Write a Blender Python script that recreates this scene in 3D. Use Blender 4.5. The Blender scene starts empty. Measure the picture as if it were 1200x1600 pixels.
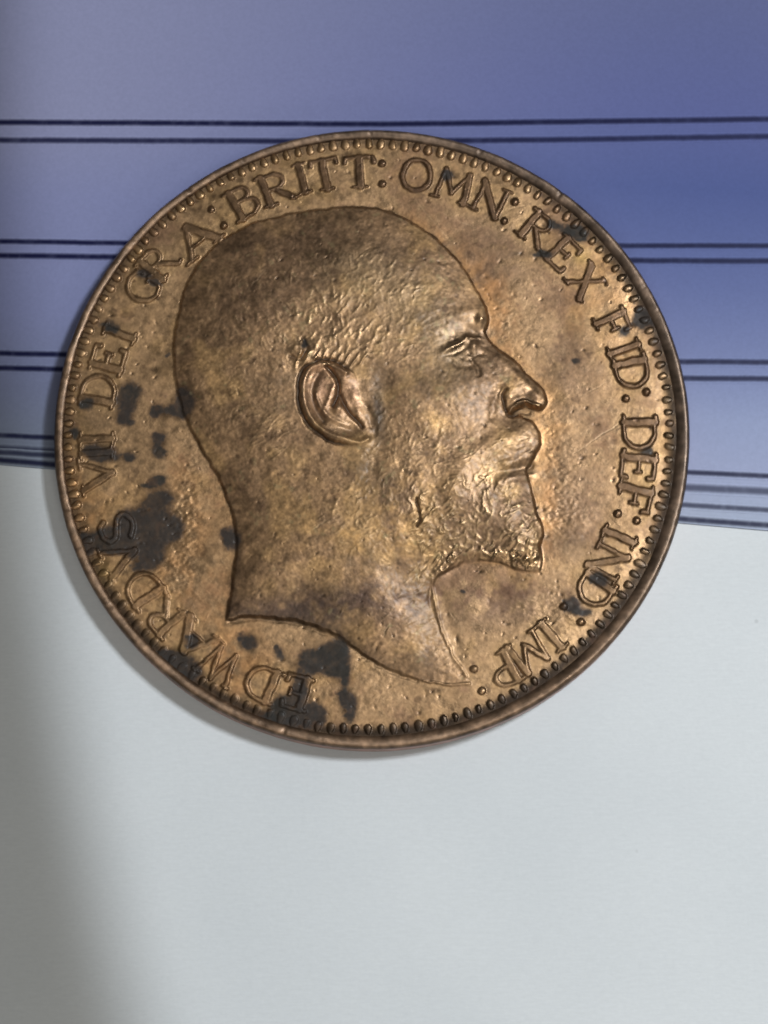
import bpy, math
import numpy as np
from mathutils import Vector

# ------------------------------------------------------------------ camera, world, lamps (1 unit = 1 cm)
SC = bpy.context.scene
COL = SC.collection
TILT = math.radians(11.5)
FPX = 3542.0                    # focal length in pixels of the 1200 x 1600 photograph
DIST = 11.0
Z_TABLE = 0.0
Z_CARD = 0.008
Z_FIELD = 0.152                 # height of the coin's field above the table
PPU = 320.0                     # about 320 photo pixels per cm on the coin
AIM = Vector((0.059, -0.405, Z_FIELD))
VD = Vector((0, math.sin(TILT), -math.cos(TILT)))
VU = Vector((0, math.cos(TILT), math.sin(TILT)))
CAM = AIM - VD * DIST
cd = bpy.data.cameras.new('camera')
cam = bpy.data.objects.new('camera', cd)
COL.objects.link(cam)
cam.location = CAM
cam.rotation_euler = (TILT, 0, 0)
cd.sensor_fit = 'VERTICAL'
cd.sensor_height = 24.0
cd.lens = FPX / 1600.0 * 24.0
cd.clip_start = 0.1
cd.clip_end = 500
SC.camera = cam

w = bpy.data.worlds.new("World")
SC.world = w
w.use_nodes = True
bg = w.node_tree.nodes['Background']
bg.inputs[0].default_value = (1.0, 0.97, 0.90, 1)
bg.inputs[1].default_value = 0.12
SC.view_settings.view_transform = 'Standard'
SC.view_settings.look = 'None'
SC.view_settings.exposure = 0.0
SC.view_settings.gamma = 1.0
SC.cycles.filter_width = 1.9      # a phone picture is a little soft


def aim_at(o, target):
    d = Vector(target) - o.location
    o.rotation_euler = d.to_track_quat('-Z', 'Y').to_euler()


def area_lamp(name, loc, target, sx, sy, power, color):
    l = bpy.data.lights.new(name, 'AREA')
    l.shape = 'RECTANGLE'
    l.size = sx
    l.size_y = sy
    l.energy = power
    l.color = color
    o = bpy.data.objects.new(name, l)
    COL.objects.link(o)
    o.location = loc
    aim_at(o, target)
    return o


# broad ceiling light a little towards the viewer's side, and a desk lamp on the right, its beam cut to stand in for a shadow at the left
area_lamp('ceiling_lamp', (1.0, -11.0, 22.0), (0, 0, 0), 15.0, 8.0, 1120, (1.0, 0.95, 0.85))
# (a cluster of small emitters, so the coin's shadow is soft while the beam keeps its edge)
LAMP = Vector((11.3, 4.4, 23.3))
BEAM_AIM = Vector((17.0, 3.6, 0))
BEAM_EDGE = Vector((-1.64, -1.1, 0))
for q in range(12):
    sp = bpy.data.lights.new('desk_lamp', 'SPOT')
    sp.energy = 19500 / 12
    sp.color = (0.955, 0.985, 1.0)
    sp.shadow_soft_size = 0.22
    spo = bpy.data.objects.new('desk_lamp', sp)
    COL.objects.link(spo)
    rq, aq = 2.2 * math.sqrt((q + .5) / 12), q * 2.39996
    spo.location = LAMP + Vector((rq * math.cos(aq), rq * math.sin(aq), 0))
    aim_at(spo, BEAM_AIM)
    half = (BEAM_AIM - spo.location).angle(BEAM_EDGE - spo.location)
    sp.spot_size = 2 * half
    sp.spot_blend = 0.02
area_lamp('glint_lamp', (5.0, -19.0, 13.0), (0, 0, 0), 3.6, 2.6, 400, (1.0, 0.93, 0.82))  # unseen lamp, added for glints on slopes facing the viewer

# ------------------------------------------------------------------ helpers


def to_plane(px, py, z):
    """photo pixel -> point on the horizontal plane at height z (cm)"""
    d = Vector((1, 0, 0)) * ((px - 600.0) / FPX) + VU * ((800.0 - py) / FPX) + VD
    t = (z - CAM.z) / d.z
    p = CAM + d * t
    return p.x, p.y


def U(pts):
    """photo pixels -> coin plane, in 1/320 cm"""
    return np.array([to_plane(x, y, Z_FIELD) for x, y in pts]) * PPU


N = 1000
ax = np.arange(N) - N / 2 + 0.5
X, Y = np.meshgrid(ax, ax)      # row = y (up), column = x
RR = np.hypot(X, Y)
rng = np.random.RandomState(7)
_fx = np.fft.fftfreq(N)[None, :]
_fy = np.fft.fftfreq(N)[:, None]


def blur(a, s, sy=None):
    sy = s if sy is None else sy
    k = np.exp(-2 * np.pi ** 2 * ((_fx * s) ** 2 + (_fy * sy) ** 2))
    return np.real(np.fft.ifft2(np.fft.fft2(a) * k))


def noise(s, sy=None):
    a = blur(rng.randn(N, N), s, sy)
    return (a - a.mean()) / a.std()


def ss(x, a, b):
    t = np.clip((x - a) / (b - a), 0, 1)
    return t * t * (3 - 2 * t)


def catmull(p, n=6, closed=False):
    p = np.asarray(p, float)
    m = len(p)
    out = []
    segs = m if closed else m - 1
    for i in range(segs):
        if closed:
            a, b, c, d = p[(i - 1) % m], p[i], p[(i + 1) % m], p[(i + 2) % m]
        else:
            a, b, c, d = p[max(i - 1, 0)], p[i], p[i + 1], p[min(i + 2, m - 1)]
        for k in range(n):
            t = k / n
            out.append(0.5 * ((2 * b) + (-a + c) * t + (2 * a - 5 * b + 4 * c - d) * t * t + (-a + 3 * b - 3 * c + d) * t ** 3))
    if not closed:
        out.append(p[-1])
    return np.array(out)


def window(pts, m):
    i0 = max(int(pts[:, 0].min() - m + N / 2), 0)
    i1 = min(int(pts[:, 0].max() + m + N / 2) + 1, N)
    j0 = max(int(pts[:, 1].min() - m + N / 2), 0)
    j1 = min(int(pts[:, 1].max() + m + N / 2) + 1, N)
    return slice(j0, j1), slice(i0, i1)


def polydist(pts, xx, yy, closed=False):
    d = np.full(xx.shape, 1e9)
    tt = np.zeros(xx.shape)
    n = len(pts)
    last = n if closed else n - 1
    for k in range(last):
        a = pts[k]
        b = pts[(k + 1) % n]
        e = b - a
        l2 = max(e @ e, 1e-9)
        t = np.clip(((xx - a[0]) * e[0] + (yy - a[1]) * e[1]) / l2, 0, 1)
        q = (xx - a[0] - t * e[0]) ** 2 + (yy - a[1] - t * e[1]) ** 2
        m = q < d
        d = np.where(m, q, d)
        tt = np.where(m, (k + t) / last, tt)
    return np.sqrt(d), tt


def inside(pts, xx, yy):
    r = np.zeros(xx.shape, bool)
    n = len(pts)
    for k in range(n):
        x0, y0 = pts[k]
        x1, y1 = pts[(k + 1) % n]
        if y0 == y1:
            continue
        c = (y0 > yy) != (y1 > yy)
        r ^= c & (xx < (x1 - x0) * (yy - y0) / (y1 - y0) + x0)
    return r


def sdf_full(pts, margin=40):
    """signed distance (positive inside) over the whole grid, clipped far away"""
    out = np.full((N, N), -float(margin))
    w = window(pts, margin)
    xx, yy = X[w] + WX[w], Y[w] + WY[w]
    d, _ = polydist(pts, xx, yy, True)
    out[w] = np.where(inside(pts, xx, yy), d, -d)
    return out


WX = noise(3.0) * 0.55 + noise(9) * 0.5
WY = noise(3.0) * 0.55 + noise(9) * 0.5
H = np.zeros((N, N))


def stroke(px, wd, h, n=5, taper=False, warp=1.0):
    """add a soft ridge (h > 0) or groove (h < 0) along photo-pixel points"""
    p = catmull(U(px), n) if len(px) > 2 else U(px)
    w = window(p, wd * 3 + 2)
    d, t = polydist(p, X[w] + warp * WX[w], Y[w] + warp * WY[w])
    g = np.exp(-(d / wd) ** 2)
    if taper:
        g = g * np.sin(np.pi * np.clip(t * 0.9 + 0.05, 0, 1)) ** 0.6
    H[w] += h * g


def bump(px, py, rx, ry, h, ang=0, pw=2.0):
    c = U([(px, py)])[0]
    r = max(rx, ry) * 2.6
    w = window(np.array([c]), r)
    a = math.radians(ang)
    dx, dy = X[w] - c[0], Y[w] - c[1]
    u = dx * math.cos(a) + dy * math.sin(a)
    v = -dx * math.sin(a) + dy * math.cos(a)
    H[w] += h * np.exp(-((u / rx) ** 2 + (v / ry) ** 2) ** (pw / 2))


# ------------------------------------------------------------------ portrait relief
HEAD = [(354, 970), (357, 945), (362, 912), (366, 880), (368, 846), (365, 815), (356, 785), (343, 755), (327, 725),
        (311, 697), (298, 672), (287, 648), (279, 622), (273, 595), (271, 565), (272, 532), (276, 500), (284, 466),
        (296, 436), (312, 408), (333, 385), (358, 367), (388, 352), (422, 341), (460, 333), (500, 327), (540, 324),
        (576, 324), (604, 330), (634, 343), (662, 359), (690, 380), (712, 402), (729, 425), (743, 450), (755, 470),
        (762, 487), (764, 503), (760, 518), (767, 533), (779, 546), (795, 556), (810, 569), (823, 583), (836, 598),
        (848, 611), (855, 624), (852, 636), (843, 643), (832, 641), (817, 638), (806, 642), (797, 650), (812, 651),
        (828, 657), (839, 668), (845, 684), (841, 703), (831, 722), (824, 736), (829, 758), (835, 780), (839, 800),
        (848, 822), (850, 836), (845, 850), (848, 872), (845, 891), (830, 896), (811, 892), (793, 886), (777, 881),
        (758, 880), (738, 880), (718, 884), (700, 893), (684, 903), (673, 922), (673, 944), (686, 978), (700, 1012),
        (716, 1040), (731, 1059), (738, 1069), (716, 1072), (695, 1072), (672, 1068), (645, 1061), (620, 1052),
        (597, 1042), (575, 1029), (552, 1012), (533, 997), (508, 986), (484, 977), (451, 970), (413, 966), (378, 965)]
head = catmull(U(HEAD), 3, True)
sd = sdf_full(head, 30)
ins = np.clip(sd, 0, None)
b1 = 1 - (1 - np.clip(ins / 165, 0, 1)) ** 2
b2 = 1 - (1 - np.clip(ins / 38, 0, 1)) ** 2
bulge = blur(b1, 16) * 17.0 + blur(b2, 5) * 3.6
# the truncation of the neck and the neck front fall away gently
neckfade = ss(Y, U([(700, 1065)])[0][1], U([(700, 940)])[0][1])
step = ss(sd, -1.6, 4.6)
def gauss(px, py, rx, ry, ang=0):
    c_ = U([(px, py)])[0]
    a_ = math.radians(ang)
    dx_, dy_ = X - c_[0], Y - c_[1]
    return np.exp(-((dx_ * math.cos(a_) + dy_ * math.sin(a_)) / rx) ** 2 - ((-dx_ * math.sin(a_) + dy_ * math.cos(a_)) / ry) ** 2)


lowedge = (1 - .80 * gauss(700, 970, 85, 100)) * (1 - .7 * gauss(692, 965, 26, 85)) * (1 - .90 * gauss(755, 893, 105, 26)) * (1 - .6 * gauss(715, 1045, 34, 34))
H += step * (2.5 * (0.45 + 0.55 * neckfade) * lowedge + bulge * (0.5 + 0.5 * neckfade) * (.30 + .70 * lowedge))
HM = ss(sd, 1, 6)               # inside the head
S0 = H.copy()

# brow, eye, nose, cheek
bump(752, 499, 8, 13, 4.6, -10)
bump(728, 492, 26, 10, 2.0, 25)
bump(738, 521, 13, 9, -3.0, -35)
bump(700, 535, 20, 12, -1.6, 30)
stroke([(691, 556), (706, 547), (722, 538), (731, 530)], 5.0, 3.4, taper=True)
stroke([(694, 561), (712, 556), (728, 548)], 3.0, -.9, taper=True)
bump(740, 542, 8, 10, 4.2)
stroke([(733, 556), (742, 560), (752, 556)], 3.0, -1.1)
stroke([(727, 532), (738, 531), (748, 529)], 2.2, 1.4)
stroke([(736, 566), (744, 577), (747, 590)], 4.0, -1.6)
stroke([(704, 570), (720, 577), (736, 575)], 5.0, -1.2)
stroke([(775, 560), (795, 576), (815, 598), (834, 618)], 9.0, 2.4)
bump(801, 614, 18, 15, 2.6, 20)
bump(796, 627, 10, 9, 3.0)
bump(842, 624, 11, 12, 2.6)
stroke([(789, 612), (786, 624), (788, 638), (794, 648)], 2.6, -3.6)
stroke([(797, 645), (806, 635), (820, 630), (834, 634), (843, 637)], 3.8, 5.6)
stroke([(802, 650), (814, 646), (828, 646)], 2.4, -1.2)
stroke([(779, 612), (772, 634), (768, 655)], 7.0, -1.8)
bump(742, 600, 30, 24, 1.8, 15)
bump(700, 625, 50, 36, 1.5)
# moustache, lip, chin and beard masses
stroke([(826, 676), (806, 684), (778, 694), (748, 712), (722, 738), (706, 768)], 17.0, 2.4)
stroke([(838, 690), (826, 712), (806, 722), (790, 728)], 7.0, 2.0)
stroke([(828, 728), (806, 733), (786, 740)], 5.0, -1.2)
stroke([(826, 745), (808, 748), (782, 756)], 8.0, 2.2)
stroke([(824, 771), (800, 774), (778, 780)], 8.0, -.8)
bump(808, 828, 36, 44, 2.2)
stroke([(838, 842), (828, 866), (812, 884)], 7.0, 2.0)
stroke([(780, 868), (740, 864), (705, 874), (684, 896)], 9.0, 2.6)

stroke([(651, 783), (653, 800), (656, 815), (651, 826)], 1.4, -3.6)
bump(644, 808, 7, 8, 1.6)
# throat ridge
stroke([(676, 905), (676, 925), (682, 955), (693, 990), (708, 1025), (728, 1056)], 2.6, 1.3)
stroke([(690, 930), (702, 980), (720, 1020)], 8.0, -0.5)
stroke([(662, 1064), (700, 1070), (735, 1068)], 2.2, 1.6)
stroke([(360, 972), (400, 969), (450, 973), (500, 987), (530, 1000), (560, 1020), (600, 1046), (650, 1064)], 3.0, -1.2)
# skull forms
bump(545, 430, 60, 40, 1.0, 20)
bump(400, 520, 70, 90, 1.0)
bump(470, 640, 0.1, 0.1, 0)
stroke([(600, 600), (604, 650), (592, 700), (580, 740)], 17.0, -2.4)
stroke([(520, 720), (470, 720), (420, 700)], 18.0, -0.9)
stroke([(440, 760), (470, 830), (480, 900)], 40.0, -0.8)
stroke([(548, 745), (610, 790), (640, 850), (650, 900)], 34.0, 1.0)

# --- locks of hair and beard: many short curved ridges
HS = H.copy()
LOCK = np.zeros((N, N))


def locks(n, region, wid, length, ang_fn, hgt, seed, curl=0.5):
    r = np.random.RandomState(seed)
    poly = U(region)
    x0, y0 = poly.min(0)
    x1, y1 = poly.max(0)
    k = 0
    while k < n:
        x, y = r.uniform(x0, x1), r.uniform(y0, y1)
        if not inside(poly, np.array([x]), np.array([y]))[0]:
            continue
        k += 1
        a = math.radians(ang_fn(x, y) + r.normal(0, 22))
        L = length * r.uniform(0.6, 1.8)
        c = r.normal(0, curl)
        pts = [(x, y)]
        for s in range(4):
            pts.append((pts[-1][0] + math.cos(a) * L / 4, pts[-1][1] + math.sin(a) * L / 4))
            a += c / 2
        p = np.array(pts)
        wd = .8 * wid * r.uniform(0.7, 1.4)
        w = window(p, wd * 3)
        d, t = polydist(p, X[w], Y[w])
        am = hgt * r.uniform(0.2, 1.2)
        g = np.exp(-(d / wd) ** 2) * np.sin(np.pi * (0.08 + 0.84 * t)) * HM[w]
        H[w] += .28 * am * g
        LOCK[w] = np.maximum(LOCK[w], g * min(am / 1.8, 1.2) - .1)


EARC = U([(520, 640)])[0]


def hair_ang(x, y):
    # hair is combed back and down round the ear
    dx, dy = x - EARC[0], y - EARC[1]
    return math.degrees(math.atan2(dy, dx)) + (8 if dx < 0 else -4) + 10 * math.sin(x * 0.05)


def beard_ang(x, y):
    return 235 + 26 * math.sin(x * 0.045) + 20 * math.cos(y * 0.06)


locks(380, [(350, 560), (390, 450), (450, 400), (560, 400), (640, 440), (680, 480), (660, 560), (600, 590), (565, 570),
            (500, 556), (465, 580), (455, 640), (440, 680), (360, 650)], 2.6, 17, hair_ang, 1.15, 11)
locks(120, [(440, 520), (480, 470), (560, 480), (600, 530), (570, 575), (500, 562), (462, 590)], 2.8, 16,
      lambda x, y: 60, 1.7, 12)
locks(160, [(290, 600), (300, 480), (360, 420), (420, 560), (440, 700), (400, 760), (340, 700)], 3.2, 20,
      lambda x, y: 100, 0.55, 13)
locks(520, [(590, 640), (660, 640), (730, 700), (720, 780), (700, 870), (660, 905), (600, 880), (520, 860), (500, 800),
            (560, 740)], 2.4, 13, beard_ang, 1.15, 14, 0.8)
locks(330, [(700, 740), (770, 745), (840, 780), (850, 840), (846, 890), (780, 880), (700, 890), (650, 900), (660, 800)],
      2.7, 16, beard_ang, 1.9, 15, 1.0)
locks(60, [(655, 780), (720, 800), (720, 880), (680, 905), (650, 880)], 2.6, 14, beard_ang, 4.0, 28, 1.0)
locks(40, [(770, 850), (845, 800), (848, 892), (780, 882)], 2.6, 14, beard_ang, 4.0, 29, 1.2)
locks(90, [(660, 830), (850, 820), (850, 894), (760, 880), (680, 900)], 3.0, 15, lambda x, y: 300, 2.6, 18, 1.3)
locks(130, [(700, 780), (720, 720), (780, 680), (835, 665), (842, 700), (800, 725), (750, 760)], 2.2, 17,
      lambda x, y: 215, 1.0, 16, 0.4)
locks(70, [(420, 640), (462, 640), (475, 690), (450, 710), (400, 700)], 2.2, 24, lambda x, y: 200, 0.9, 17, 0.2)
locks(160, [(380, 720), (560, 760), (640, 900), (480, 950), (390, 930)], 2.2, 9, lambda x, y: 200, 0.5, 19)
locks(150, [(500, 930), (660, 910), (690, 1000), (700, 1050), (600, 1030), (520, 980)], 2.4, 14, lambda x, y: 25, 0.8, 20)

# --- ear
EAR = [(500, 570), (484, 576), (473, 590), (468, 608), (469, 629), (474, 648), (483, 666), (496, 680), (511, 690),
       (529, 696), (546, 701), (562, 703), (573, 700), (580, 690), (572, 676), (570, 656), (566, 636), (562, 616), (560, 600),
       (550, 586), (534, 577), (517, 571)]
ear = catmull(U(EAR), 4, True)
sde = sdf_full(ear, 24)
EM = ss(sde, -1.0, 3.0)
# carve the hair relief smooth below the ear, then raise it
smooth = blur(HS, 8)
earr = 1 - .95 * ss(X, U([(530, 640)])[0][0], U([(566, 640)])[0][0])
H[:] = H * (1 - EM) + (smooth + 3.4 * earr) * EM
H -= 3.0 * np.exp(-((sde + 2.6) / 2.6) ** 2) * ss(X, EARC[0] + 30, EARC[0])
stroke([(541, 589), (530, 583), (516, 578), (500, 577), (487, 582), (479, 594), (475, 610), (476, 630),
        (481, 648), (490, 664), (503, 677), (518, 685), (534, 690), (550, 695), (564, 697), (575, 692)], 4.6, 3.8, warp=0.3)
stroke([(499, 590), (490, 606), (489, 626), (495, 648), (506, 664)], 5.0, -3.0, warp=0.3)
stroke([(511, 580), (522, 592), (529, 608), (528, 624), (521, 640)], 3.2, -5.4, warp=0.3)
stroke([(506, 648), (514, 632), (519, 614)], 4.0, 1.6, warp=0.3)
stroke([(494, 622), (500, 640), (511, 654), (526, 664), (544, 672)], 4.2, 2.2, warp=0.3)
bump(528, 645, 7, 8, 3.8)
bump(541, 600, 14, 12, 2.6)
stroke([(533, 624), (538, 638), (547, 652), (560, 664), (566, 672)], 3.0, -4.6, warp=0.3)
bump(546, 676, 17, 8, -4.4, -24)
bump(553, 624, 9, 12, 2.4, 10)
bump(560, 648, 6, 11, 2.2, 10)
stroke([(572, 640), (580, 660), (586, 682)], 6.0, -2.0)
# loose lock above the ear with its dark hollow
bump(466, 552, 11, 9, 2.0)
stroke([(455, 562), (464, 567), (475, 561), (479, 548), (476, 536)], 3.0, -2.6)
for q in range(9):
    x = 466 + q * 12
    stroke([(x - 4, 578 - q * 1.0 if q < 3 else 571 + q), (x + 2, 564 + q), (x + 9, 552 + q)], 2.2, 1.6, taper=True)

# overall fine surface of the worn metal
HM0 = ss(sd, -2, 3)
H += HM0 * (noise(1.5) * 0.05 + noise(2.2) * 0.06 + noise(5) * 0.10 + noise(14) * 0.35)
H += (1 - HM0) * (noise(2.2) * 0.035 + noise(5) * 0.06 + noise(16) * 0.30)
# rough flow marks to the right of the face and at lower left of the field
for cx, cy, rx, ry, am in [(795, 500, 25, 60, .30), (870, 740, 32, 110, .35), (880, 800, 30, 40, .6), (290, 800, 22, 110, .65),
                           (270, 905, 40, 50, .5), (560, 1080, 90, 50, .2), (860, 950, 80, 40, .3)]:
    c = U([(cx, cy)])[0]
    m = np.exp(-((X - c[0]) / rx) ** 2 - ((Y - c[1]) / ry) ** 2)
    H += m * am * .34 * noise(2.2, 1.6)

# ------------------------------------------------------------------ lettering
ST, TH, SF = 0.098, 0.060, 0.048      # half widths of stem, hair line, serif


def arc(cx, cy, rx, ry, a0, a1, n=14):
    return [(cx + rx * math.cos(math.radians(a0 + (a1 - a0) * k / n)), cy + ry * math.sin(math.radians(a0 + (a1 - a0) * k / n)))
            for k in range(n + 1)]


def ser(x, y, l=0.15):
    return ([(x - l, y), (x + l, y)], SF)


B0, B1 = 0.03, 0.97
GLY = {
    'I': (0.3, [([(0, B0), (0, B1)], ST), ser(0, B0), ser(0, B1)]),
    'D': (0.8, [([(-.26, B0), (-.26, B1)], ST), ([(-.40, B1), (-.05, B1)] + arc(-.05, .5, .38, .47, 90, -90) + [(-.40, B0)], .06)]),
    'E': (0.65, [([(-.2, B0), (-.2, B1)], ST), ([(-.33, B1), (.24, B1), (.26, .82)], TH), ([(-.33, B0), (.26, B0), (.28, .2)], TH),
                 ([(-.2, .52), (.12, .52)], TH), ([(.12, .42), (.12, .62)], SF)]),
    'F': (0.65, [([(-.2, B0), (-.2, B1)], ST), ([(-.33, B1), (.24, B1), (.26, .8)], TH), ser(-.2, B0),
                 ([(-.2, .52), (.12, .52)], TH), ([(.12, .40), (.12, .64)], SF)]),
    'T': (0.7, [([(0, B0), (0, B1)], ST), ([(-.34, .80), (-.32, B1), (.32, B1), (.34, .80)], TH), ser(0, B0)]),
    'R': (0.8, [([(-.26, B0), (-.26, B1)], ST), ([(-.40, B1), (-.05, B1)] + arc(-.05, .74, .25, .23, 90, -90) + [(-.26, .51)], .06),
                ([(-.05, .5), (.12, .28), (.32, B0)], .075), ser(-.26, B0), ser(.34, B0, .09)]),
    'P': (0.75, [([(-.22, B0), (-.22, B1)], ST), ([(-.36, B1), (-.02, B1)] + arc(-.02, .72, .27, .25, 90, -90) + [(-.22, .47)], .06),
                 ser(-.22, B0)]),
    'B': (0.78, [([(-.24, B0), (-.24, B1)], ST), ([(-.38, B1), (-.05, B1)] + arc(-.05, .76, .22, .21, 90, -90) + [(-.24, .55)], .06),
                 ([(-.05, .55)] + arc(-.03, .29, .28, .26, 90, -90) + [(-.38, B0)], .06)]),
    'G': (0.85, [(arc(0.02, .5, .38, .48, 50, 325, 20), .065), ([(.32, .22), (.32, .48)], ST), ser(.30, .48, .13), ([(.30, .74), (.30, .93)], SF)]),
    'O': (0.9, [(arc(0, .5, .39, .48, 0, 360, 26), .07)]),
    'V': (0.8, [([(-.34, B1), (0, B0)], ST), ([(.34, B1), (0, B0)], TH), ser(-.34, B1, .12), ser(.34, B1, .12)]),
    'A': (0.8, [([(.36, B0), (0, B1)], ST), ([(-.36, B0), (0, B1)], TH), ([(-.2, .36), (.2, .36)], SF), ser(-.36, B0, .12), ser(.36, B0, .12)]),
    'W': (1.15, [([(-.5, B1), (-.25, B0)], .07), ([(-.25, B0), (0, B1)], TH), ([(0, B1), (.25, B0)], .07), ([(.25, B0), (.5, B1)], TH),
                 ser(-.5, B1, .1), ser(.5, B1, .1)]),
    'M': (1.1, [([(-.42, B0), (-.34, B1)], TH), ([(-.34, B1), (0, .25)], .075), ([(0, .25), (.34, B1)], TH), ([(.34, B1), (.42, B0)], ST),
                ser(-.43, B0, .11), ser(.43, B0, .13)]),
    'N': (0.95, [([(-.32, B0), (-.32, B1)], TH), ([(-.36, B1), (.32, B0)], ST), ([(.32, B0), (.32, B1)], TH), ser(-.32, B0, .12), ser(.32, B1, .12)]),
    'X': (0.85, [([(-.30, B1), (.30, B0)], ST), ([(.30, B1), (-.30, B0)], TH), ser(-.31, B1, .1), ser(.31, B0, .1), ser(.31, B1, .09), ser(-.31, B0, .09)]),
    'S': (0.65, [(catmull([(.24, .80), (.12, .96), (-.08, .97), (-.24, .83), (-.20, .64), (0, .52), (.20, .38), (.26, .20), (.10, .04), (-.10, .03), (-.26, .20)], 3).tolist(), .07)]),
}
# letter, centre in the photograph, width scale, worn
TEXT = [('E', 462, 1082, 1.2), ('D', 408, 1067, 1.25), ('W', 343, 1039, 1.0), ('A', 303, 1000, 1.5), ('R', 256, 963, 1.2), ('D', 223, 919, 1.25),
        ('V', 188, 872, 1.15), ('S', 183, 826, 1.3), ('V', 151, 743, 1.2), ('I', 151, 708, 1.2), ('I', 151, 686, 1.2), ('D', 154, 609, 1.25),
        ('E', 169, 561, 1.25), ('I', 187, 522, 1.2), ('G', 223, 449, 1.15), ('R', 247, 411, 1.2), ('A', 306, 373, 1.5),
        ('B', 382, 315, 1.3), ('R', 432, 294, 1.3), ('I', 471, 279, 1.1), ('T', 507, 273, 1.2), ('T', 562, 269, 1.3), ('O', 651, 274, 1.1),
        ('M', 709, 291, 1.05), ('N', 766, 313, 1.12), ('R', 840, 359, 1.15), ('E', 880, 397, 1.2), ('X', 915, 440, 1.1),
        ('F', 957, 508, 1.15), ('I', 975, 546, 1.2), ('D', 987, 583, 1.25), ('D', 999, 678, 1.3), ('E', 997, 729, 1.3), ('F', 991, 778, 1.3),
        ('I', 968, 839, 1.2), ('N', 949, 878, 1.15), ('D', 928, 923, 1.2), ('I', 862, 993, 1.2), ('M', 826, 1020, 1.05), ('P', 785, 1047, 1.2)]
DOTS = [(330, 328), (350, 352), (597, 255), (597, 287), (804, 316), (787, 346), (977, 623), (1009, 613), (965, 802), (995, 813),
        (880, 948), (907, 972), (741, 1046), (753, 1079)]
CAP = 53.0
PID = np.zeros((N, N), np.int32)        # which part each grid cell belongs to
parts = {}                              # id -> (name, parent id)
parts[0] = ('field', None)
parts[1] = ('portrait', None)
PID[sd > -0.5] = 1
LH = np.zeros((N, N))
lid = 10
WXL, WYL = WX * 0.8, WY * 0.8
wearL = np.clip(1 + 0.22 * noise(22), 0.5, 1.25)
for ch, px, py, ws in TEXT:
    c = U([(px, py)])[0]
    up = c / np.hypot(*c)
    rt = np.array([up[1], -up[0]])
    w = window(np.array([c]), 48)
    xx, yy = X[w] + WXL[w], Y[w] + WYL[w]
    gx = ((xx - c[0]) * rt[0] + (yy - c[1]) * rt[1]) / CAP / ws
    gy = ((xx - c[0]) * up[0] + (yy - c[1]) * up[1]) / CAP + 0.5
    best = np.full(xx.shape, -9.0)
    for pts, hw in GLY[ch][1]:
        d, _ = polydist(np.array(pts), gx, gy)
        best = np.maximum(best, hw - d)
    s = best * CAP
    h = 2.9 * ss(s, -1.6, 2.0)
    LH[w] = np.maximum(LH[w], h)
    sub = PID[w]
    sub[(s > -0.9)] = lid
    PID[w] = sub
    parts[lid] = ('letter', None)
    lid += 1
for px, py in DOTS:
    c = U([(px, py)])[0]
    w = window(np.array([c]), 14)
    d = np.hypot(X[w] + WXL[w] - c[0], Y[w] + WYL[w] - c[1])
    LH[w] = np.maximum(LH[w], 4.2 * np.sqrt(np.clip(1 - (d / 6.6) ** 2, 0, 1)))
    sub = PID[w]
    sub[d < 6.6] = lid
    PID[w] = sub
    parts[lid] = ('dot', None)
    lid += 1
H += LH * wearL

# ------------------------------------------------------------------ toothed border
BC = np.array([-5.0, 2.5])
NB = 154
BR = 468.0
BH = np.zeros((N, N))
rb = np.random.RandomState(3)
for k in range(NB):
    a = 2 * math.pi * (k + 0.5) / NB
    cx, cy = BC[0] + BR * math.cos(a) + rb.normal(0, .35), BC[1] + BR * math.sin(a) + rb.normal(0, .35)
    w = window(np.array([[cx, cy]]), 14)
    xx, yy = X[w] + WXL[w] - cx, Y[w] + WYL[w] - cy
    u = xx * math.cos(a) + yy * math.sin(a)
    v = -xx * math.sin(a) + yy * math.cos(a)
    uu = np.where(u > 0, u * 0.50, u)
    d = np.hypot(uu, v)
    low = 0.5 - 0.5 * math.cos(min(max((math.cos(a + 0.75) + .15) / .8, 0), 1) * math.pi)
    R = (6.2 - .5 * low) * rb.uniform(.82, 1.08)
    hh = rb.uniform(2.6, 4.4) * (1 - .35 * low) * (1 - .55 * ss(np.array(math.cos(a + 2.25)), .80, .97))
    BH[w] = np.maximum(BH[w], hh * np.sqrt(np.clip(1 - (d / R) ** 2, 0, 1)))
    sub = PID[w]
    sub[(d < R) & (sub == 0)] = lid
    PID[w] = sub
    parts[lid] = ('bead', None)
    lid += 1
RB = np.hypot(X - BC[0], Y - BC[1])
H = H * ss(RB, 488, 465) + BH
H -= 0.5 * np.exp(-((RB - 468) / 10) ** 2) * (BH < 0.5)

# sub-parts of the portrait
REG = {
    'eye': [(688, 562), (690, 545), (725, 525), (750, 528), (752, 560), (720, 566)],
    'nose': [(760, 519), (800, 555), (862, 618), (858, 650), (796, 651), (784, 638), (786, 612), (770, 560)],
    'moustache': [(788, 655), (812, 648), (852, 668), (850, 700), (828, 724), (800, 728), (760, 748), (722, 776), (702, 770), (722, 730), (760, 695)],
    'beard': [(592, 700), (640, 690), (700, 772), (722, 778), (760, 750), (800, 730), (822, 733), (870, 820), (862, 905), (780, 882), (720, 885),
              (672, 922), (610, 900), (540, 860), (540, 780)],
    'ear': EAR,
}
sid = 2
for nm in ('beard', 'moustache', 'nose', 'eye', 'ear'):
    poly = catmull(U(REG[nm]), 3, True)
    w = window(poly, 3)
    m = inside(poly, X[w] + WX[w] * 2, Y[w] + WY[w] * 2) & (PID[w] >= 1) & (PID[w] < 10)
    sub = PID[w]
    sub[m] = sid
    PID[w] = sub
    parts[sid] = (nm, 1)
    sid += 1

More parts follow.
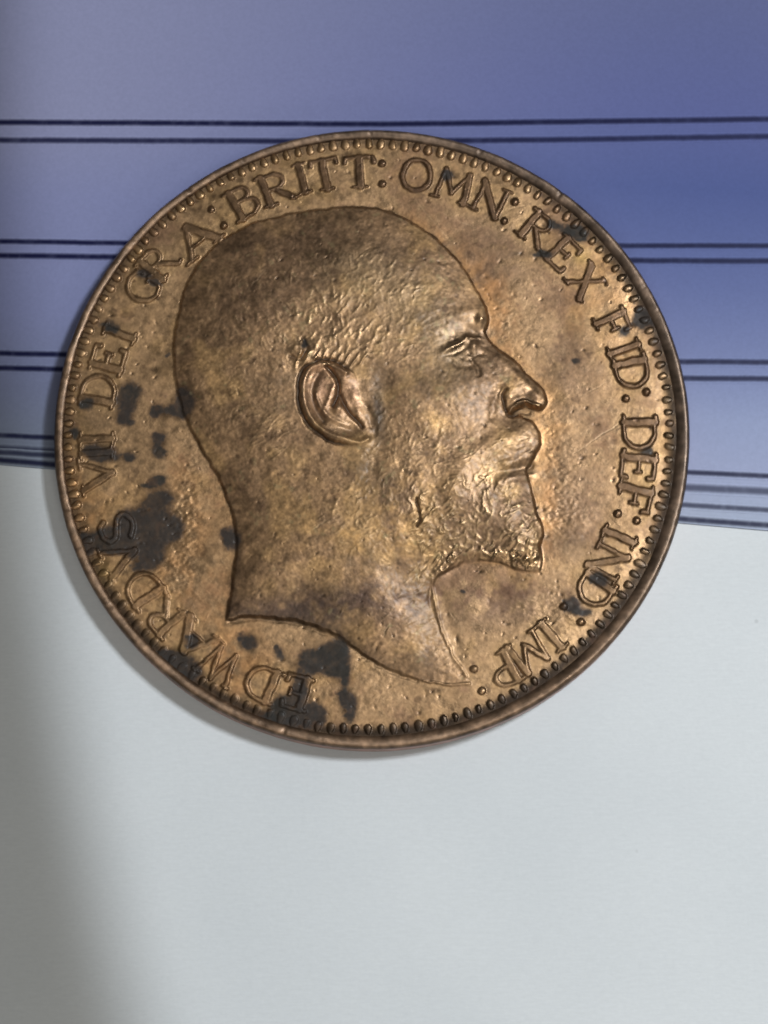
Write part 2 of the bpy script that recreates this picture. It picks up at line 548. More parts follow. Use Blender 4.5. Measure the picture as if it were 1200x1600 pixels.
# small pits and scratches
rp = np.random.RandomState(21)
PIT = np.zeros((N, N))
for k in range(420):
    a, r = rp.uniform(0, 2 * math.pi), 455 * math.sqrt(rp.uniform())
    c = np.array([r * math.cos(a), r * math.sin(a)])
    R = rp.uniform(1.0, 2.6)
    w = window(np.array([c]), 10)
    e = rp.uniform(0, math.pi)
    dx, dy = X[w] - c[0], Y[w] - c[1]
    u = (dx * math.cos(e) + dy * math.sin(e)) / rp.uniform(1, 2.2)
    v = -dx * math.sin(e) + dy * math.cos(e)
    PIT[w] = np.maximum(PIT[w], np.exp(-(u * u + v * v) / R ** 2) * rp.uniform(.4, 1))
H -= 0.9 * PIT
SCR = np.zeros((N, N))


def scratch(px, wd=1.0, v=1.0):
    p = U(px)
    w = window(p, 6)
    d, t = polydist(p, X[w] + WX[w], Y[w] + WY[w])
    SCR[w] = np.maximum(SCR[w], v * np.exp(-(d / wd) ** 2) * np.sin(np.pi * (0.1 + 0.8 * t)))


scratch([(923, 691), (945, 676), (966, 663)], 1.1)
scratch([(895, 710), (915, 697), (928, 688)], .9, .6)
scratch([(489, 832), (500, 823), (513, 817)], 1.2)
scratch([(640, 300), (700, 372)], .8, .4)
scratch([(905, 620), (950, 596)], .8, .45)
scratch([(820, 980), (905, 962)], .8, .4)
scratch([(598, 1000), (603, 986), (610, 975)], 1.1)
for k in range(46):
    a, r = rp.uniform(0, 2 * math.pi), 440 * math.sqrt(rp.uniform())
    x, y = 581 + r * math.cos(a), 688 + r * math.sin(a)
    e, L = rp.normal(0.5, 0.7), rp.uniform(8, 34)
    scratch([(x, y), (x + L * math.cos(e), y - L * math.sin(e))], rp.uniform(.7, 1.0), rp.uniform(.2, .6))
H -= 0.35 * SCR

# ------------------------------------------------------------------ colour of the metal (toning, stains, wear, some painted light and shade)


def lin(r, g, b):
    return np.array([((c / 255) / 12.92 if c <= 10 else (((c / 255) + .055) / 1.055) ** 2.4) for c in (r, g, b)])


def mix(A, col, m):
    return A * (1 - m[..., None]) + np.asarray(col) * m[..., None]


def blob(px, py, rx, ry, ang=0, p=2):
    c = U([(px, py)])[0]
    a = math.radians(ang)
    dx, dy = X - c[0], Y - c[1]
    u = dx * math.cos(a) + dy * math.sin(a)
    v = -dx * math.sin(a) + dy * math.cos(a)
    return np.exp(-((u / rx) ** 2 + (v / ry) ** 2) ** (p / 2))


throat = np.clip(blob(690, 965, 44, 95) + blob(755, 893, 95, 20) + blob(715, 1045, 34, 34), 0, 1)
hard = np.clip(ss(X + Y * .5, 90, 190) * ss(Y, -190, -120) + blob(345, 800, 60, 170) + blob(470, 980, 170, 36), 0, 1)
n2, n4, n8, n20, n50 = noise(1.6), noise(3.5), noise(8), noise(20), noise(50)
n4b, n8b, n20b = noise(4), noise(8), noise(22)
C = np.zeros((N, N, 3)) + lin(205, 168, 126)
C = mix(C, lin(160, 125, 98), ss(n20 * .6 + n50 * .6 + n4 * .25, -.1, 1.2) * .75)
C = mix(C, lin(205, 166, 112), ss(n20b * .7 + n8 * .4, .2, 1.6) * .5)
# duller, mauve toning in the middle of the right field and between the legends
dull = np.clip(blob(900, 580, 70, 90) + blob(905, 790, 60, 90) + blob(790, 400, 70, 40, -40) + blob(800, 950, 120, 30, 5) * 1.1, 0, 1)
C = mix(C, lin(140, 113, 92), dull * ss(n8b * .4 + n4 * .2, -1.4, .4) * .75)
# bright copper where the metal is fresh
fresh = np.clip(blob(778, 480, 22, 55, 12) + blob(760, 440, 20, 40, 30) * .6 + blob(858, 735, 16, 75) + blob(845, 830, 20, 40)
                + blob(880, 660, 30, 12) * .5 + blob(262, 905, 45, 45) + blob(300, 800, 24, 90, 18) * .8 + blob(135, 790, 22, 60, 20)
                + blob(340, 1010, 70, 50, -30) * .9 + blob(400, 1060, 70, 40, -20) * .8 + blob(930, 440, 45, 60, -60) * .5
                + blob(975, 520, 30, 70) * .5 + blob(505, 1060, 40, 60) * .2, 0, 1)
C = mix(C, lin(232, 172, 112), fresh * ss(n8 * .45 + n4 * .3, -1.1, .9) * .6)
C = mix(C, lin(215, 180, 105), np.clip(blob(160, 900, 18, 18) + blob(285, 1020, 16, 14) + blob(908, 402, 14, 14) + blob(330, 240, 90, 25, 30) * .5
                                     + blob(1010, 760, 14, 60) * .6, 0, 1) * .6)
near = np.clip(blur((LH > .5) * 1.0, 9) * 3.2, 0, 1) * (1 - (LH > .5) * .5)
C = mix(C, lin(214, 176, 126), near * ss(n8b * .5 + n4 * .35 + .3, -.9, .9) * .55)
nonose = 1 - blob(806, 646, 18, 9)
halo = nonose * np.exp(-np.clip(-sd, 0, 60) / 13.0) * ss(X + Y * .25, 70, 190) * ss(Y, -260, -150)
halo2 = np.exp(-np.clip(-sd, 0, 60) / 20.0) * ss(-X, 150, 230) * ss(-Y, 40, 110) * .6
C = mix(C, lin(232, 178, 118), np.clip(halo + halo2, 0, 1) * ss(n8 * .4 + n4 * .3 + .5, -.9, .8) * .75)
# portrait: olive-brown toning, with some light and shade painted in
hm = ss(sd, -1, 5)
hmt = hm * (1 - .80 * np.clip(blob(695, 965, 42, 80) + blob(755, 888, 90, 20) * .9, 0, 1))
PC = np.zeros((N, N, 3)) + lin(184, 157, 124)
PC = mix(PC, lin(136, 114, 92), ss(n20b * .6 + n50 * .7 + n4b * .25, -.4, 1.3) * .8)
PC = mix(PC, lin(196, 168, 124), ss(n20 * .7 + n8 * .5 - n50 * .4, .1, 1.8) * .8)
PC = mix(PC, lin(168, 156, 124), np.clip(blob(560, 430, 60, 50) + blob(640, 480, 50, 50) + blob(700, 560, 40, 60), 0, 1) * .35)
PC = mix(PC, lin(220, 186, 128), np.clip(blob(640, 800, 80, 70) * .6 + blob(560, 850, 90, 50) * .6 + blob(680, 665, 22, 20) * .9 + blob(680, 870, 40, 30) * .5
                                      + blob(800, 605, 22, 18) * .7, 0, 1) * ss(n8b * .5 + n4 * .3, -1.0, 1.0) * .75)
PC = mix(PC, lin(128, 108, 88), np.clip(blob(330, 440, 90, 90) * .6 + blob(500, 350, 160, 45) * .7, 0, 1) * .75)  # crown and upper left darkened: shade of the slopes painted in
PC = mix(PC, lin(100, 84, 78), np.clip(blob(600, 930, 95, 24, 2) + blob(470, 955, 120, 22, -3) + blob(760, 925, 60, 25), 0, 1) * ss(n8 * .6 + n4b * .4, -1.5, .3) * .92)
PC = PC * np.array([1.17, 1.05, .96]) * np.exp(.06 * n2 + .05 * noise(1.2) + .05 * n8)[..., None]
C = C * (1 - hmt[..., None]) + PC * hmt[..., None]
lk = np.clip(LOCK, 0, 1)
C = mix(C, lin(232, 198, 148), lk * .42)  # rubbed tops of the locks, with their highlights painted in
C = mix(C, lin(70, 54, 42), np.clip(blur(lk, 3) * 1.3 - lk, 0, 1) * .2)
edge_shade = np.exp(-((sd + .2) / 2.2) ** 2) * (1 - .97 * throat) * (.12 + .88 * hard) * np.clip(.85 + .3 * n8b, .2, 1.2)  # shaded slope along the head's outline, painted dark
C = mix(C, lin(62, 44, 32), edge_shade * .5)
neck_shade = np.exp(-((sd - 4) / 9.0) ** 2) * (blob(350, 900, 26, 90) + blob(470, 970, 140, 16, -8) + blob(560, 1010, 60, 22, -35)).clip(0, 1)  # shadow inside the neck's back and lower edge, painted dark
C = mix(C, lin(74, 58, 50), neck_shade * .6)
C = mix(C, lin(228, 184, 150), blob(503, 608, 13, 30, 6) * .65)  # sheen in the ear's hollow, painted as bright copper
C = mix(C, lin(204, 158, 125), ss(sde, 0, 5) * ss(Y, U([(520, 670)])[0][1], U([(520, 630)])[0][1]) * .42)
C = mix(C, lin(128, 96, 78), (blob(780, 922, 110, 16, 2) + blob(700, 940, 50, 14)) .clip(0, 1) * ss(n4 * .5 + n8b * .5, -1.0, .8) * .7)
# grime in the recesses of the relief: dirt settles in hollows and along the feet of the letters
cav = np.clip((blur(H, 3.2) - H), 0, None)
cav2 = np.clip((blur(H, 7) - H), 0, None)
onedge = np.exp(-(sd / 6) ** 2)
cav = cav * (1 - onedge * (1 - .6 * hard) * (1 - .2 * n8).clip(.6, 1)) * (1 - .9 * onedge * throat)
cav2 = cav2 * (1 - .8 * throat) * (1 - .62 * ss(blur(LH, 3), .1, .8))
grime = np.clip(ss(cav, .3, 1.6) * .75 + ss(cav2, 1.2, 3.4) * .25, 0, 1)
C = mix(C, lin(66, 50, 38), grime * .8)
hi = np.clip(H - blur(H, 3.0), 0, None)
C = mix(C, lin(226, 190, 140), ss(hi, .4, 1.7) * .30 * (1 - np.exp(-(sd / 7) ** 2) * .9) * (1 - .8 * ss(LH, 0, .5)) * (1 - .8 * ss(blur(BH, 2), 0, .5)) * (0.4 + .6 * ss(n8, -.5, 1)))
# letters on the right keep a thin dark outline of dirt
lside = .42 + .45 * ss(X * .8 + Y, -150, 300)
C = mix(C, lin(118, 90, 66), ss(LH, .6, 2.4) * (1 - ss(BH, .2, 1)) * lside)
# dirt between the border teeth, dark verdigris on the right and lower arc
ang = np.degrees(np.arctan2(Y, X))
arcD = ss(np.cos(np.radians(ang + 20)), -.15, .75)
band = np.exp(-((RB - 480) / 8) ** 2)
gapm = np.exp(-((RB - 474) / 6) ** 2) * (1 - ss(BH, .2, 1.5))
C = mix(C, lin(60, 44, 30), gapm * .55)
C = mix(C, lin(56, 44, 34), band * (.30 + .65 * arcD) * ss(n8 * .3, -1.5, .2))
onb = ss(BH, .3, 1.5)
C = mix(C, lin(58, 50, 38), onb * arcD * .72 * ss(n8, -1.6, .2))
C = mix(C, lin(60, 46, 34), np.exp(-((RB - 476) / 10) ** 2) * ss(-Y, 120, 330) * .85)
C = mix(C, lin(60, 46, 34), onb * ss(-Y, 120, 330) * .6)

# dark stains
DS = [(201, 617, 15, 15), (197, 632, 11, 12), (192, 652, 9, 8), (202, 661, 8, 4), (290, 622, 12, 14), (286, 640, 10, 12), (265, 642, 18, 5.5),
      (240, 650, 6, 5), (248, 683, 8, 6), (250, 707, 10, 7), (246, 695, 5, 6), (200, 712, 10, 5), (247, 749, 10, 5), (228, 757, 9, 3),
      (255, 776, 14, 9), (240, 784, 14, 7), (246, 795, 9, 12), (262, 820, 18, 17), (228, 826, 24, 20), (205, 812, 20, 14), (190, 838, 26, 12),
      (225, 850, 22, 15), (236, 874, 16, 12), (222, 884, 14, 8), (178, 850, 22, 7), (145, 838, 18, 8), (135, 852, 12, 10), (200, 857, 30, 7),
      (355, 838, 8, 9), (365, 845, 10, 16), (278, 1038, 20, 14), (262, 1026, 16, 8), (300, 1050, 14, 10), (488, 1034, 17, 15), (515, 1022, 16, 12), (532, 1018, 12, 14),
      (524, 1044, 16, 10), (541, 1060, 6, 14), (546, 1110, 8, 17), (534, 1090, 5, 9), (470, 1075, 8, 20), (449, 1095, 14, 8), (455, 1120, 26, 12),
      (490, 1118, 16, 14), (436, 1110, 10, 8), (420, 1125, 14, 8), (438, 1018, 5, 8), (386, 1002, 12, 7), (298, 1002, 8, 8), (863, 352, 9, 5),
      (894, 360, 16, 8), (906, 368, 8, 6), (972, 518, 8, 6), (1008, 500, 14, 14), (1002, 492, 8, 12), (936, 905, 11, 9), (894, 946, 12, 8), (910, 956, 12, 5),
      (1012, 706, 10, 4), (698, 274, 9, 7), (227, 428, 9, 5), (240, 442, 8, 5), (170, 512, 10, 7), (152, 706, 20, 9), (168, 708, 10, 9),
      (135, 630, 10, 9), (118, 676, 6, 6), (474, 541, 5, 7), (263, 830, 14, 12), (263, 553, 5, 4),
      (848, 397, 12, 4), (902, 563, 5, 4), (724, 923, 4, 3)]
M = np.zeros((N, N))
for x, y, rx, ry in DS:
    c = U([(x, y)])[0]
    w = window(np.array([c]), max(rx, ry) * 1.9)
    rx, ry = rx * 1.2, ry * 1.2
    dx = (X[w] - c[0] + n2[w] * .9 + n4[w] * .9 + n8[w] * 1.8) / rx
    dy = (Y[w] - c[1] + WX[w] * 1.6 + n4b[w] * .9 + n8b[w] * 1.8) / ry
    M[w] = 1 - (1 - M[w]) * (1 - .95 * np.exp(-(dx * dx + dy * dy) ** 1.3 * .75))
MR = M
M = ss(M + noise(1.3) * .06 + n2 * .05 + n4 * .07, .14, .72) * np.clip(.95 + .07 * n4b + .05 * noise(1.6), .7, 1)
C = mix(C, lin(104, 80, 62), ss(blur(M, 6), .03, .5) * .75)
stain = mix(np.zeros((N, N, 3)) + lin(42, 35, 32), lin(32, 36, 35), ss(n20, -.5, 1))
C = C * (1 - .90 * M[..., None]) + stain * (.90 * M[..., None])
soft = np.clip(blob(592, 650, 13, 52, 4) + blob(575, 745, 40, 24, -30) * .55 + blob(600, 590, 22, 22) * .4 + blob(440, 600, 34, 12, 10) * .55 + blob(430, 640, 50, 16, 20) * .4
               + blob(575, 880, 14, 14) * .5 + blob(500, 960, 40, 14) * .4 + blob(150, 660, 34, 20) * .4 + blob(660, 600, 40, 26) * .35
               + blob(545, 880, 9, 9) * .6 + blob(1000, 1000, 5, 5) + blob(655, 1034, 26, 16) * .5 + blob(880, 850, 40, 22) * .35 + blob(848, 396, 14, 6) * .5 + blob(806, 396, 9, 5) * .5 + blob(500, 930, 70, 20) * .35, 0, 1)
C = mix(C, lin(72, 64, 56), soft * ss(n8 * .5 + n4 * .25, -1.9, -.2) * .85)
C = mix(C, lin(60, 45, 34), ss(PIT, .25, .8) * .6)
C = mix(C, lin(235, 205, 165), SCR * .5)
# fine mottling
C *= np.exp(.075 * n2 + .07 * n4 + .06 * noise(1.0))[..., None]
C = mix(C, lin(96, 70, 54), ss(noise(2.6) * .7 + noise(6) * .6, 1.3, 2.3) * .45)
C = mix(C, lin(190, 175, 130), ss(noise(2.4) * .7 + noise(9) * .6, 1.35, 2.4) * .35 * hm)
# roughness: stains matt, rubbed high points smoother
RG = .46 + .04 * hm - .08 * np.clip(LOCK, 0, 1) + .05 * n20 * .6 + .04 * n4 - .08 * ss(hi, .3, 1.4) + .25 * M + .10 * grime + .10 * soft
C *= np.array([.515, .495, .475])
RG -= .22 * np.clip(blob(690, 880, 26, 18) + blob(778, 752, 28, 14) + blob(800, 870, 60, 22) + blob(712, 545, 20, 12) + blob(748, 500, 12, 14)
                    + blob(825, 634, 26, 12) + blob(505, 600, 30, 40) * .6, 0, 1)
RG += .12 * blob(672, 975, 34, 60)
RG = np.clip(RG, .20, .85)
MT = np.clip(.84 - .55 * M - .2 * grime, .2, 1)
Z = Z_FIELD + H / PPU

# ------------------------------------------------------------------ materials


def new_mat(name):
    m = bpy.data.materials.new(name)
    m.use_nodes = True
    nt = m.node_tree
    return m, nt, nt.nodes['Principled BSDF']


coin_mat, nt, bs = new_mat('aged_bronze')
at = nt.nodes.new('ShaderNodeAttribute')
at.attribute_name = 'tone'
ar = nt.nodes.new('ShaderNodeAttribute')
ar.attribute_name = 'finish'
sep = nt.nodes.new('ShaderNodeSeparateColor')
geo = nt.nodes.new('ShaderNodeNewGeometry')
nz = nt.nodes.new('ShaderNodeTexNoise')
nz.inputs['Scale'].default_value = 95
nz.inputs['Detail'].default_value = 5
nz.inputs['Roughness'].default_value = .62
nz2 = nt.nodes.new('ShaderNodeTexNoise')
nz2.inputs['Scale'].default_value = 34
nz2.inputs['Detail'].default_value = 4
bmp = nt.nodes.new('ShaderNodeBump')
bmp.inputs['Strength'].default_value = .28
bmp.inputs['Distance'].default_value = .0035
mr = nt.nodes.new('ShaderNodeMapRange')
mr.inputs['To Min'].default_value = .78
mr.inputs['To Max'].default_value = 1.22
mx = nt.nodes.new('ShaderNodeMix')
mx.data_type = 'RGBA'
mx.blend_type = 'MULTIPLY'
mx.inputs['Factor'].default_value = 1
L = nt.links.new
L(geo.outputs['Position'], nz.inputs['Vector'])
L(geo.outputs['Position'], nz2.inputs['Vector'])
L(nz.outputs['Fac'], bmp.inputs['Height'])
L(bmp.outputs['Normal'], bs.inputs['Normal'])
L(nz2.outputs['Fac'], mr.inputs['Value'])
L(at.outputs['Color'], mx.inputs['A'])
L(mr.outputs['Result'], mx.inputs['B'])
L(mx.outputs['Result'], bs.inputs['Base Color'])
L(ar.outputs['Color'], sep.inputs['Color'])
L(sep.outputs['Red'], bs.inputs['Roughness'])
L(sep.outputs['Green'], bs.inputs['Metallic'])
bs.inputs['Coat Weight'].default_value = .16
bs.inputs['Coat Roughness'].default_value = .30
bs.inputs['Coat IOR'].default_value = 1.6

card_mat, nt, bs = new_mat('printed_blue_card')
at = nt.nodes.new('ShaderNodeAttribute')
at.attribute_name = 'tone'
geo = nt.nodes.new('ShaderNodeNewGeometry')
nz = nt.nodes.new('ShaderNodeTexNoise')
nz.inputs['Scale'].default_value = 60
nz.inputs['Detail'].default_value = 6
mr = nt.nodes.new('ShaderNodeMapRange')
mr.inputs['To Min'].default_value = .90
mr.inputs['To Max'].default_value = 1.10
mx = nt.nodes.new('ShaderNodeMix')
mx.data_type = 'RGBA'
mx.blend_type = 'MULTIPLY'
mx.inputs['Factor'].default_value = 1
L = nt.links.new
L(geo.outputs['Position'], nz.inputs['Vector'])
L(nz.outputs['Fac'], mr.inputs['Value'])
L(at.outputs['Color'], mx.inputs['A'])
L(mr.outputs['Result'], mx.inputs['B'])
vor = nt.nodes.new('ShaderNodeTexVoronoi')
vor.inputs['Scale'].default_value = 2.1
vr = nt.nodes.new('ShaderNodeMapRange')
vr.inputs['From Min'].default_value = .012
vr.inputs['From Max'].default_value = .035
vr.inputs['To Min'].default_value = .30
vr.inputs['To Max'].default_value = 0
mw = nt.nodes.new('ShaderNodeMix')
mw.data_type = 'RGBA'
mw.inputs['B'].default_value = (.6, .63, .7, 1)
L(geo.outputs['Position'], vor.inputs['Vector'])
L(vor.outputs['Distance'], vr.inputs['Value'])
L(vr.outputs['Result'], mw.inputs['Factor'])
L(mx.outputs['Result'], mw.inputs['A'])
L(mw.outputs['Result'], bs.inputs['Base Color'])
bs.inputs['Roughness'].default_value = .42
bs.inputs['Specular IOR Level'].default_value = .10

pale_mat, nt, bs = new_mat('pale_paper')
geo = nt.nodes.new('ShaderNodeNewGeometry')
nz = nt.nodes.new('ShaderNodeTexNoise')
nz.inputs['Scale'].default_value = 50
nz.inputs['Detail'].default_value = 7
n3 = nt.nodes.new('ShaderNodeTexNoise')
n3.inputs['Scale'].default_value = .9
n3.inputs['Detail'].default_value = 2
cr = nt.nodes.new('ShaderNodeValToRGB')
fib = nt.nodes.new('ShaderNodeTexNoise')
fib.inputs['Scale'].default_value = 16
fib.inputs['Detail'].default_value = 8
fib.inputs['Roughness'].default_value = .75
fmap = nt.nodes.new('ShaderNodeMapping')
fmap.inputs['Scale'].default_value = (1, 4.5, 1)
vor = nt.nodes.new('ShaderNodeTexVoronoi')
vor.inputs['Scale'].default_value = 2.3
vr = nt.nodes.new('ShaderNodeMapRange')
vr.inputs['From Min'].default_value = .012
vr.inputs['From Max'].default_value = .03
vr.inputs['To Min'].default_value = .82
vr.inputs['To Max'].default_value = 1.0
fm = nt.nodes.new('ShaderNodeMapRange')
fm.inputs['From Min'].default_value = .3
fm.inputs['From Max'].default_value = .7
fm.inputs['To Min'].default_value = .955
fm.inputs['To Max'].default_value = 1.045
m1 = nt.nodes.new('ShaderNodeMath')
m1.operation = 'MULTIPLY'
mxp = nt.nodes.new('ShaderNodeMix')
mxp.data_type = 'RGBA'
mxp.blend_type = 'MULTIPLY'
mxp.inputs['Factor'].default_value = 1
nt.links.new(geo.outputs['Position'], fmap.inputs['Vector'])
nt.links.new(fmap.outputs['Vector'], fib.inputs['Vector'])
nt.links.new(geo.outputs['Position'], vor.inputs['Vector'])
nt.links.new(vor.outputs['Distance'], vr.inputs['Value'])
nt.links.new(fib.outputs['Fac'], fm.inputs['Value'])
nt.links.new(fm.outputs['Result'], m1.inputs[0])
nt.links.new(vr.outputs['Result'], m1.inputs[1])
cr.color_ramp.elements[0].color = (.575, .618, .658, 1)
cr.color_ramp.elements[1].color = (.645, .685, .722, 1)
cr.color_ramp.elements[0].position = .3
cr.color_ramp.elements[1].position = .7
add = nt.nodes.new('ShaderNodeMath')
add.operation = 'MULTIPLY_ADD'
add.inputs[1].default_value = .35
L = nt.links.new
L(geo.outputs['Position'], nz.inputs['Vector'])
L(geo.outputs['Position'], n3.inputs['Vector'])
L(nz.outputs['Fac'], add.inputs[0])
mul = nt.nodes.new('ShaderNodeMath')
mul.operation = 'MULTIPLY'
mul.inputs[1].default_value = .65
L(n3.outputs['Fac'], mul.inputs[0])
L(mul.outputs[0], add.inputs[2])
L(add.outputs[0], cr.inputs['Fac'])
L(cr.outputs['Color'], mxp.inputs['A'])
L(m1.outputs[0], mxp.inputs['B'])
L(mxp.outputs['Result'], bs.inputs['Base Color'])
bmp = nt.nodes.new('ShaderNodeBump')
bmp.inputs['Strength'].default_value = .15
bmp.inputs['Distance'].default_value = .003
L(nz.outputs['Fac'], bmp.inputs['Height'])
L(bmp.outputs['Normal'], bs.inputs['Normal'])
bs.inputs['Roughness'].default_value = .5
bs.inputs['Specular IOR Level'].default_value = .35

# ------------------------------------------------------------------ mesh building


def make_mesh(name, V, F, normals=None, tone=None, finish=None, mat=None):
    me = bpy.data.meshes.new(name)
    V = np.asarray(V, np.float32)
    F = np.asarray(F, np.int32)
    me.vertices.add(len(V))
    me.vertices.foreach_set('co', V.ravel())
    me.loops.add(F.size)
    me.loops.foreach_set('vertex_index', F.ravel())
    me.polygons.add(len(F))
    me.polygons.foreach_set('loop_start', np.arange(0, F.size, F.shape[1], dtype=np.int32))
    me.update(calc_edges=True)
    me.polygons.foreach_set('use_smooth', np.ones(len(F), bool))
    for nm, arr in (('tone', tone), ('finish', finish)):
        if arr is not None:
            a = me.attributes.new(nm, 'FLOAT_COLOR', 'POINT')
            full = np.ones((len(V), 4), np.float32)
            full[:, :3] = arr
            a.data.foreach_set('color', full.ravel())
    if normals is not None:
        me.normals_split_custom_set_from_vertices(normals.astype(np.float32))
    if mat:
        me.materials.append(mat)
    return me


def link(name, me, parent=None):
    o = bpy.data.objects.new(name, me)
    COL.objects.link(o)
    o.parent = parent
    return o


coin = bpy.data.objects.new('coin', None)
COL.objects.link(coin)
coin['label'] = 'worn brown bronze coin with a bearded man in profile, raised lettering and dark stains'
coin['category'] = 'coin'

gy, gx = np.gradient(H)
NRM = np.stack([-gx, -gy, np.ones_like(H)], -1)
NRM /= np.linalg.norm(NRM, axis=-1, keepdims=True)
FIN = np.stack([RG, MT, np.zeros_like(RG)], -1)
CELL = PID[:-1, :-1].copy()
cellR = RR[:-1, :-1]
CELL[cellR > 487] = -1
CELL[(cellR <= 487) & (cellR > 484) & (CELL > 0)] = 0
made = {}
order = [0, 1] + list(range(2, sid)) + list(range(10, lid))
flat = CELL.ravel()
srt = np.argsort(flat, kind='stable')
sv = flat[srt]
for pid in order:
    lo, hi_ = np.searchsorted(sv, pid), np.searchsorted(sv, pid + 1)
    cells = srt[lo:hi_]
    if len(cells) < 4:
        continue
    j, i = cells // (N - 1), cells % (N - 1)
    v0 = j * N + i
    F = np.stack([v0, v0 + 1, v0 + N + 1, v0 + N], 1)
    uq, inv = np.unique(F, return_inverse=True)
    F = inv.reshape(F.shape)
    V = np.stack([X.ravel()[uq] / PPU, Y.ravel()[uq] / PPU, Z.ravel()[uq]], 1)
    nm, par = parts[pid]
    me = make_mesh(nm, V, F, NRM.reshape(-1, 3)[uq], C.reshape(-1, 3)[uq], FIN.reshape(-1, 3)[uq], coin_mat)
    made[pid] = link(nm, me, made[par] if par is not None else coin)

# rim and edge of the coin, turned on a circle, with small nicks
NA = 1440
th = np.arange(NA) * 2 * math.pi / NA
rr = np.random.RandomState(5)


def ringnoise(k):
    f = np.fft.fftfreq(NA) * NA
    a = np.real(np.fft.ifft(np.fft.fft(rr.randn(NA)) * np.exp(-(f / k) ** 2)))
    return a / a.std()


rn1, rn2, rn3 = ringnoise(9), ringnoise(60), ringnoise(220)
# (radius, height above the field) in px units
prof = [(477, -2.5), (478.5, -.8), (480, 1.2), (482, 3.1), (484, 4.5), (487, 5.3), (490, 5.8), (492.5, 5.7), (494.5, 4.2), (496.4, 1.4), (497.4, -1.6)]
prof2 = [(497.6, -5), (497.7, -12), (497.7, -22), (497.7, -32), (497.3, -38), (496.5, -42.5), (495, -44.6), (470, -45.2)]


def ring(name, prof, nick, colfn):
    V, T, Fn = [], [], []
    K = len(prof)
    for a in range(NA):
        ca, sa = math.cos(th[a]), math.sin(th[a])
        for k, (r, h) in enumerate(prof):
            nk = nick * (rn2[a] * .34 + rn3[a] * .30 * (1 if k % 2 else -.6) - 1.5 * max(0, rn2[(a * 7) % NA] * .3 + rn3[a] - 1.7))
            top = math.exp(-((r - 489) / 6.0) ** 2) * .8
            r2 = r + .25 * rn1[a] + nk * .5
            # the raised rim is a bit wider on the right, as struck off centre
            if r < 484:
                r2 = r2 + BC[0] * ca * (484 - r) / 8 * .9 + BC[1] * sa * (484 - r) / 8 * .9
            V.append((r2 * ca / PPU, r2 * sa / PPU, Z_FIELD + (h + nk * top) / PPU))
    V = np.array(V)
    ii = np.clip((V[:, 0] * PPU + N / 2).astype(int), 0, N - 1)
    jj = np.clip((V[:, 1] * PPU + N / 2).astype(int), 0, N - 1)
    T, Fn = colfn(V, ii, jj)
    F = []
    for a in range(NA):
        b = (a + 1) % NA
        for k in range(K - 1):
            F.append((a * K + k, a * K + k + 1, b * K + k + 1, b * K + k))
    me = make_mesh(name, V, F, None, T, Fn, coin_mat)
    return me


def rim_col(V, ii, jj):
    n = len(V)
    nn = n4[jj, ii]
    m8 = n8[jj, ii]
    a = np.arctan2(V[:, 1], V[:, 0])
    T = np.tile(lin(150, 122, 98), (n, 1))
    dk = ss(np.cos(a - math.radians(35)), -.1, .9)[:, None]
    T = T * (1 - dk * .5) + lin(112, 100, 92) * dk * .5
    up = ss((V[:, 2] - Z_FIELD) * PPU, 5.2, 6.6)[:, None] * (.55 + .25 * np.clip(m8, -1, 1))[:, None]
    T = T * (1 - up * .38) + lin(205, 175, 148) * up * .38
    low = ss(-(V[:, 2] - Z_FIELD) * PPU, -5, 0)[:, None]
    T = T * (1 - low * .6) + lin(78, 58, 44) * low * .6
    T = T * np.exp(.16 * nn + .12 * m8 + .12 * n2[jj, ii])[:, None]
    Fn = np.stack([np.clip(.46 + .05 * m8, .2, .7), np.full(n, .8), np.zeros(n)], 1)
    return T * .62, Fn


def side_col(V, ii, jj):
    n = len(V)
    T = np.tile(lin(150, 108, 92), (n, 1)) * np.exp(.12 * n8[jj, ii])[:, None]
    return T, np.stack([np.full(n, .45), np.full(n, .85), np.zeros(n)], 1)


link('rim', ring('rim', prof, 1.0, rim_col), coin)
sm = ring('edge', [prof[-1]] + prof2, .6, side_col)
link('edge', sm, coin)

# ------------------------------------------------------------------ the striped card and the pale sheet under it


def smooth1(v, pts):
    xs = [p[0] for p in pts]
    ys = np.array([p[1] for p in pts], float)
    return np.stack([np.interp(v, xs, ys[:, c]) for c in range(ys.shape[1])], -1)


# lower edge of the card: along the last printed line
def edge_y(x):
    return 726.0 + (x / 1200.0) * 103.0


NXc, NYc = 160, 240
CX = np.linspace(-500, 1700, NXc)
TT = np.linspace(0, 1, NYc)
V, T = [], []
# ground of the card: blue print with light differences painted in, by height (0 = far above the frame, 1 = lower edge)
left = [(-400, (138, 143, 178)), (0, (145, 149, 184)), (180, (145, 149, 184)), (300, (135, 141, 182)), (480, (130, 137, 178)), (600, (122, 130, 162)), (690, (128, 138, 160)), (730, (140, 150, 166))]  # left side lightened to offset the shading at the beam's edge
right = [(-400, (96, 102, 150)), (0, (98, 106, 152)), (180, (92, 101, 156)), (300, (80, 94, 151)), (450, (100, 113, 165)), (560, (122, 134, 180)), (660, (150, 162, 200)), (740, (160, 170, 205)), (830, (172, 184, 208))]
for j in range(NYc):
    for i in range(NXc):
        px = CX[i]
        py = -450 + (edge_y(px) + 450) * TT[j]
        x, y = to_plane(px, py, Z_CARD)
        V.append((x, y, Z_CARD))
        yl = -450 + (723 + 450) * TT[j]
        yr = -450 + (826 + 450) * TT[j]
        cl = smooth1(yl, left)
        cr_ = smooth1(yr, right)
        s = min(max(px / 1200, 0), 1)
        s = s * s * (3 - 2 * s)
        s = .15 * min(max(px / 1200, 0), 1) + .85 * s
        T.append(lin(*(cl * (1 - s) + cr_ * s)))
